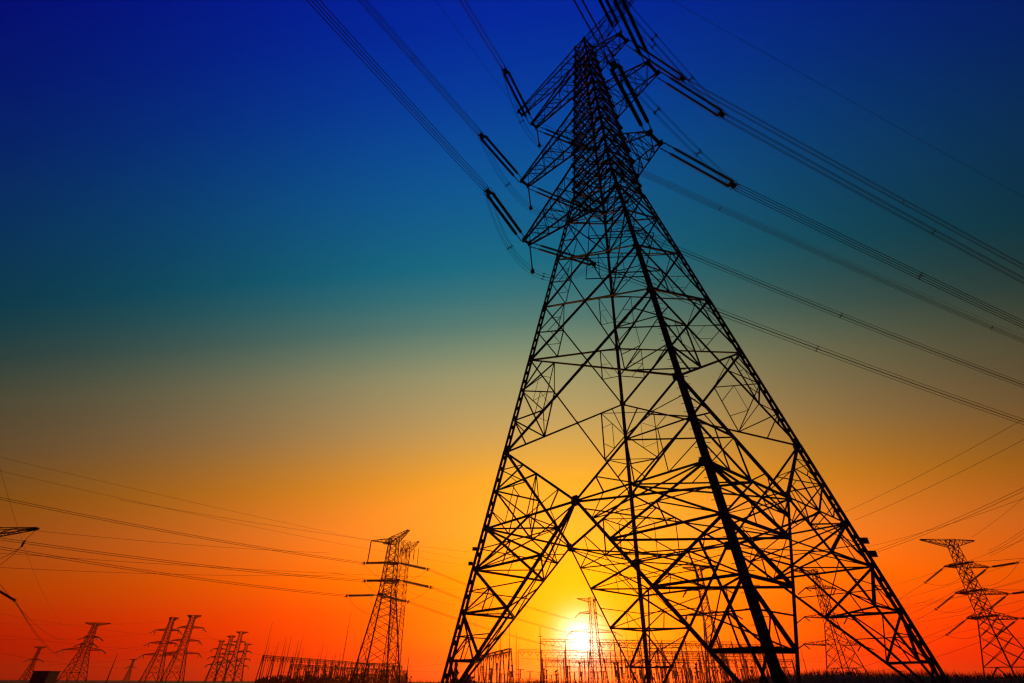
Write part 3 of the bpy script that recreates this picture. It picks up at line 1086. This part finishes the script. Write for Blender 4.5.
# ------------------------------------------------------------------ substation
def gantry(label, x0, y0, D0, x1, D1, n, H, beamd=1.2, spikes=True, th=1.0):
    """row of A-frame columns under one lattice beam, from photo column x0 at D0 to x1 at D1"""
    P0 = Vector(((x0 - 512) / (F_PX / cp) * D0, D0, 0))
    P1 = Vector(((x1 - 512) / (F_PX / cp) * D1, D1, 0))
    root = thing('substation_gantry', label, 'gantry', P0, 0, 'substation gantries')
    v = P1 - P0
    ln = v.length
    e = v.normalized()
    pe = Vector((-e.y, e.x, 0))
    for i in range(n):
        c = v * (i / (n - 1))
        b = MB()
        for s in (-1, 1):
            b.bar(c + pe * s * 1.5, c + pe * s * .25 + Vector((0, 0, H)), th * .46)
        for z in (.35, .7):
            b.bar(c + pe * (1.5 - 1.25 * z) + Vector((0, 0, H * z)), c - pe * (1.5 - 1.25 * z) + Vector((0, 0, H * z)), .16)
        if spikes:
            b.tube([c + Vector((0, 0, H)), c + Vector((0, 0, H + 2 + 2.2 * (i * 7 % 5)))], lambda t: .14 - .1 * t, 5)
        b.build('column', STEEL, root)
    nb = max(8, int(ln / 2.2))
    b = MB()
    ch = [(pe * .5, H), (-pe * .5, H), (pe * .5, H - beamd), (-pe * .5, H - beamd)]
    for o_, z in ch:
        b.bar(o_ + Vector((0, 0, z)), v + o_ + Vector((0, 0, z)), th * .3)
    for k in range(nb):
        for s in (.5, -.5):
            q0, q1 = v * (k / nb) + pe * s, v * ((k + 1) / nb) + pe * s
            zz = (H, H - beamd) if k % 2 else (H - beamd, H)
            b.bar(q0 + Vector((0, 0, zz[0])), q1 + Vector((0, 0, zz[1])), th * .12)
    b.build('beam', STEEL, root)
    for i in range(n - 1):                   # V strings and droppers below the beam
        for k in range(3):
            b = MB()
            c = v * ((i + (k + .5) / 3) / (n - 1))
            g = v * (.5 / 3 / (n - 1) * .7)
            top, low = Vector((0, 0, H - beamd)), Vector((0, 0, H - beamd - 2.2))
            b.bar(c - g + top, c + low, th * .3)
            b.bar(c + g + top, c + low, th * .3)
            b.bar(c + low, c + Vector((0, 0, H - beamd - 6)), th * .12)
            b.build('hanging_insulator', GLAZE, root)
    return root


gantry('long gantry row left of centre, receding right to the broad pylon', 259, 0, 430, 402, 700, 22, 17.0)
gantry('lower second gantry row left of centre, behind the long one', 290, 0, 470, 408, 690, 24, 12.5, spikes=False)
gantry('slanting gantry beam just left of the sun', 478, 0, 330, 512, 250, 6, 13.5, spikes=False)
gantry('tall gantry below and right of the sun with hanging insulators', 543, 0, 330, 742, 345, 9, 22, th=.6)
gantry('middle gantry behind the tall one, on both sides of the sun', 520, 0, 380, 772, 400, 12, 19, spikes=False, th=.6)
gantry('low front gantry below the sun', 545, 0, 290, 690, 300, 8, 11.5, spikes=False, th=.6)
gantry('tallest far gantry, right of the sun behind the big pylon', 604, 0, 450, 792, 462, 10, 27)
gantry('far gantry with many droppers, behind the thick leg', 650, 0, 520, 775, 530, 10, 25, spikes=False)
gantry('small gantry right of the sun behind the thick leg', 680, 0, 420, 800, 430, 6, 16)

MASTS = [(260, 623, 430, 'lightning mast at the left end of the long gantry, tallest there'), (295, 634, 500, 'faint thin mast above the left end of the gantry rows'),
         (318, 640, 560, 'faint short mast midway along the left gantry rows'), (341, 611, 360, 'tall slender mast just left of the broad pylon'),
         (511, 622, 300, 'tall thin mast left of the sun, nearest the leg'), (502, 634, 360, 'fainter thin mast beside the tall one left of the sun'),
         (543, 626, 300, 'thick spiked mast just left of the sun'), (622, 655, 330, 'short thick post right of the sun'),
         (109, 655, 420, 'thick leaning pole right of the flat-topped pylon'), (408, 657, 240, 'short pole at the right foot of the broad pylon'),
         (488, 648, 380, 'thin faint mast close to the left leg foot'), (364, 630, 400, 'faint mast hidden behind the broad pylon'),
         (802, 640, 300, 'double-leg mast behind the right side of the big pylon, left one'), (812, 645, 300, 'double-leg mast behind the right side of the big pylon, right one')]
for xb, yt, D, lab in MASTS:
    th = PITCH - math.atan((yt - 341.5) / F_PX)
    H = CAM_Z + D * math.tan(th)
    root = thing('lightning_mast', lab, 'mast', ((xb - 512) / (F_PX / cp) * D, D, 0), 0, 'thin masts on the horizon')
    w = .42 if 'thick' in lab else .24
    b = MB()
    b.tube([(0, 0, 0), (0, 0, H * .6), (0, 0, H)], lambda t: w * (1 - .72 * t), 7)
    b.build('pole', STEEL, root)
    b = MB()
    b.box((0, 0, .3), (1.2, 0, 0), (0, 1.2, 0), (0, 0, .6))
    b.build('footing', CONCRETE, root)
    if 'spiked' in lab:
        b = MB()
        for z in (.55, .7, .82):
            b.bar(Vector((-1.2, 0, H * z)), Vector((1.2, 0, H * z)), .22)
        b.build('bracket', STEEL, root)

rm = random.Random(21)
for i in range(22):
    D = rm.uniform(330, 560)
    x = rm.uniform(262, 400) if i < 10 else rm.uniform(490, 790)
    H = rm.uniform(17, 30)
    root = thing('lightning_mast', 'thin short mast rising among the crowded gantry rows', 'mast', ((x - 512) / (F_PX / cp) * D, D, 0), 0, 'thin masts among the gantries')
    b = MB()
    b.tube([(0, 0, 0), (0, 0, H * .6), (0, 0, H)], lambda t: .26 * (1 - .7 * t), 6)
    b.build('pole', STEEL, root)
    b = MB()
    b.box((0, 0, .25), (1, 0, 0), (0, 1, 0), (0, 0, .5))
    b.build('footing', CONCRETE, root)

# equipment posts: post insulator on a steel stand with a cap
def equipment(kind):
    root = thing('post_insulator', 'dark equipment post with ribbed insulator in the crowded substation yard', 'switchgear post')
    b = MB()
    hs = 3.2 if kind else 2.6
    for s in (-.25, .25):
        b.bar(Vector((s, 0, 0)), Vector((s, 0, hs)), .14)
    b.bar(Vector((-.25, 0, hs * .2)), Vector((.25, 0, hs * .9)), .08)
    b.box((0, 0, hs), (.9, 0, 0), (0, .6, 0), (0, 0, .16))
    b.build('stand', STEEL, root)
    b = MB()
    hi = 4.2 if kind else 3.2
    b.tube([(0, 0, hs + hi * i / 24) for i in range(25)], lambda t: .22 if int(round(t * 24)) % 2 else .36, 7)
    b.build('insulator', GLAZE, root)
    b = MB()
    if kind:
        b.box((0, 0, hs + hi + .3), (1.0, 0, 0), (0, .8, 0), (0, 0, .7))
    else:
        b.bar(Vector((-1.8, 0, hs + hi)), Vector((1.8, 0, hs + hi)), .2)
    b.build('cap', STEEL, root)
    return root


rng = random.Random(11)
protos = [equipment(0), equipment(1)]
first = [True, True]
n_eq = 0
for (x0, x1, D0, D1, cnt) in ((482, 560, 280, 400, 30), (556, 700, 270, 400, 64), (690, 800, 280, 420, 34), (285, 408, 330, 520, 64), (800, 930, 300, 420, 6)):
    for i in range(cnt):
        k = rng.randrange(2)
        D = rng.uniform(D0, D1)
        x = rng.uniform(x0, x1)
        o = protos[k] if first[k] else copy_tree(protos[k])
        first[k] = False
        o.location = ((x - 512) / (F_PX / cp) * D, D, 0)
        o.rotation_euler.z = rng.uniform(-.3, .3)
        s = rng.uniform(.8, 1.3)
        o.scale = (s, s, s)
        tag(o, group='equipment posts of the substation')

# busbars between the gantries
for i, (xa, xb, D, z) in enumerate(((548, 742, 300, 11), (548, 742, 312, 10.4), (545, 690, 262, 7.2), (560, 760, 360, 15), (690, 800, 330, 9))):
    pa = Vector(((xa - 512) / (F_PX / cp) * D, D, z))
    pb = Vector(((xb - 512) / (F_PX / cp) * D, D, z))
    root = thing('busbar', ['upper front busbar tube below the sun', 'second busbar tube just behind the upper front one', 'lowest nearest busbar tube below the sun',
                            'highest farthest busbar tube right of the sun', 'short busbar tube behind the thick leg'][i], 'busbar', pa, 0, 'busbars of the substation')
    b = MB()
    b.tube([Vector((0, 0, 0)), pb - pa], .16, 6)
    b.build('tube', ALU, root)
    for j in range(9):
        b = MB()
        c = (pb - pa) * (j / 8)
        b.tube([c + Vector((0, 0, -z)), c + Vector((0, 0, -z * .4)), c], .14, 6)
        b.build('support', STEEL, root)

rw = random.Random(8)
for i in range(26):
    D = rw.uniform(300, 480)
    xa, xb = sorted((rw.uniform(520, 790), rw.uniform(520, 790)))
    z0, z1 = rw.uniform(8, 24), rw.uniform(8, 24)
    pa = Vector(((xa - 512) / (F_PX / cp) * D, D, z0))
    pb = Vector(((xb - 512) / (F_PX / cp) * (D + 30), D + 30, z0 * .6 + z1 * .4))
    wire(pa, pb, rw.uniform(.6, 2.2), .06, 'thin slack wire strung between the substation gantries', 'slack wires of the substation')

# ------------------------------------------------------------------ hut, conifer, bushes
c = at(42, 683, 170)
root = thing('hut', 'small flat-roofed hut on the horizon at the left, below the forked faint pylon', 'hut', (c.x, 170, 0))
b = MB()
b.box((0, 0, 1.7), (4.4, 0, 0), (0, 4, 0), (0, 0, 3.4))
b.build('wall', WALL, root)
b = MB()
b.box((0, 0, 3.51), (4.8, 0, 0), (0, 4.4, 0), (0, 0, .22))
b.build('roof', ROOF, root)
b = MB()
b.box((-1.1, -2.01, 1.1), (.95, 0, 0), (0, .06, 0), (0, 0, 2.1))
b.build('door', ROOF, root)
b = MB()
b.box((1.1, -2.01, 2.0), (1.2, 0, 0), (0, .05, 0), (0, 0, 1.0))
b.build('window', GLASS, root)


def leafy(name, label, cat, loc, H, W, cone, n, seed, group=None):
    r = random.Random(seed)
    root = thing(name, label, cat, loc, 0, group)
    b = MB()
    b.tube([(0, 0, -.2), (0.03, 0, H * .5), (0, 0, H * .95)], lambda t: .05 * W * (1.05 - t) + .02, 6)
    b.build('trunk', BARK, root)
    b = MB()
    for _ in range(n):
        t = r.random()
        rad = (W / 2) * ((1 - t) ** .8 if cone else math.sin(math.pi * min(.97, t * .85 + .15)) ** .6) * math.sqrt(r.random()) * (.8 + .35 * math.sin(t * 23 + r.random()))
        a = r.uniform(0, 2 * math.pi)
        q = Vector((rad * math.cos(a), rad * math.sin(a), H * (.06 + .94 * t)))
        u = Vector((r.gauss(0, 1), r.gauss(0, 1), r.gauss(0, 1))).normalized()
        v = u.orthogonal().normalized()
        s = .12 + .16 * r.random()
        b.raw([q - u * s, q + v * s * .5, q + u * s, q - v * s * .5], [(0, 1, 2, 3)])
    b.build('crown', LEAF, root)
    return root


c = at(455, 683, 90)
leafy('conifer_tree', 'small pointed conifer inside the left leg foot of the big pylon', 'tree', (c.x, 90, 0), 4.4, 1.7, True, 900, 1)
c = at(467, 683, 92)
leafy('bush', 'round bush right of the small conifer, under the left leg foot', 'bush', (c.x, 92, 0), 2.5, 3.2, False, 900, 2)
hb = MB()
r = random.Random(5)
for _ in range(330):                         # many thin upright stems of uneven height
    t = r.random()
    D = 300 + 230 * t + r.uniform(-9, 9)
    x = 262 + 148 * t + r.uniform(-3, 3)
    hh = r.uniform(2.5, 8.5) * (.4 + .6 * t)
    bx = (x - 512) / (F_PX / cp) * D
    wd = r.uniform(.25, .8)
    for _ in range(int(8 + hh * 3)):
        z = hh * r.random() ** .9
        q = Vector((bx + r.gauss(0, wd), D + r.gauss(0, wd), z))
        u = Vector((r.gauss(0, .5), r.gauss(0, .5), 1)).normalized()
        v = u.orthogonal().normalized()
        sz = .35 + .5 * r.random()
        hb.raw([q - u * sz, q + v * sz * .4, q + u * sz, q - v * sz * .4], [(0, 1, 2, 3)])
tag(hb.build('shrubbery', LEAF), 'dark belt of scrub along the foot of the left gantry rows', 'shrubs', kind='stuff')

# ------------------------------------------------------------------ evening haze
hz = MB()
hz.box((0, 1400, 44), (8600, 0, 0), (0, 5800, 0), (0, 0, 90))
ho = tag(hz.build('haze', ROOF), 'thin evening haze over the plain', 'haze', kind='stuff')
hm = bpy.data.materials.new('haze_air')
hm.use_nodes = True
hn = hm.node_tree
hn.nodes.clear()
pv, mo = hn.nodes.new('ShaderNodeVolumePrincipled'), hn.nodes.new('ShaderNodeOutputMaterial')
pv.inputs['Color'].default_value = (.95, .36, .1, 1)
pv.inputs['Density'].default_value = HAZE
pv.inputs['Anisotropy'].default_value = .8
hn.links.new(pv.outputs[0], mo.inputs['Volume'])
ho.data.materials[0] = hm
bpy.context.view_layer.update()
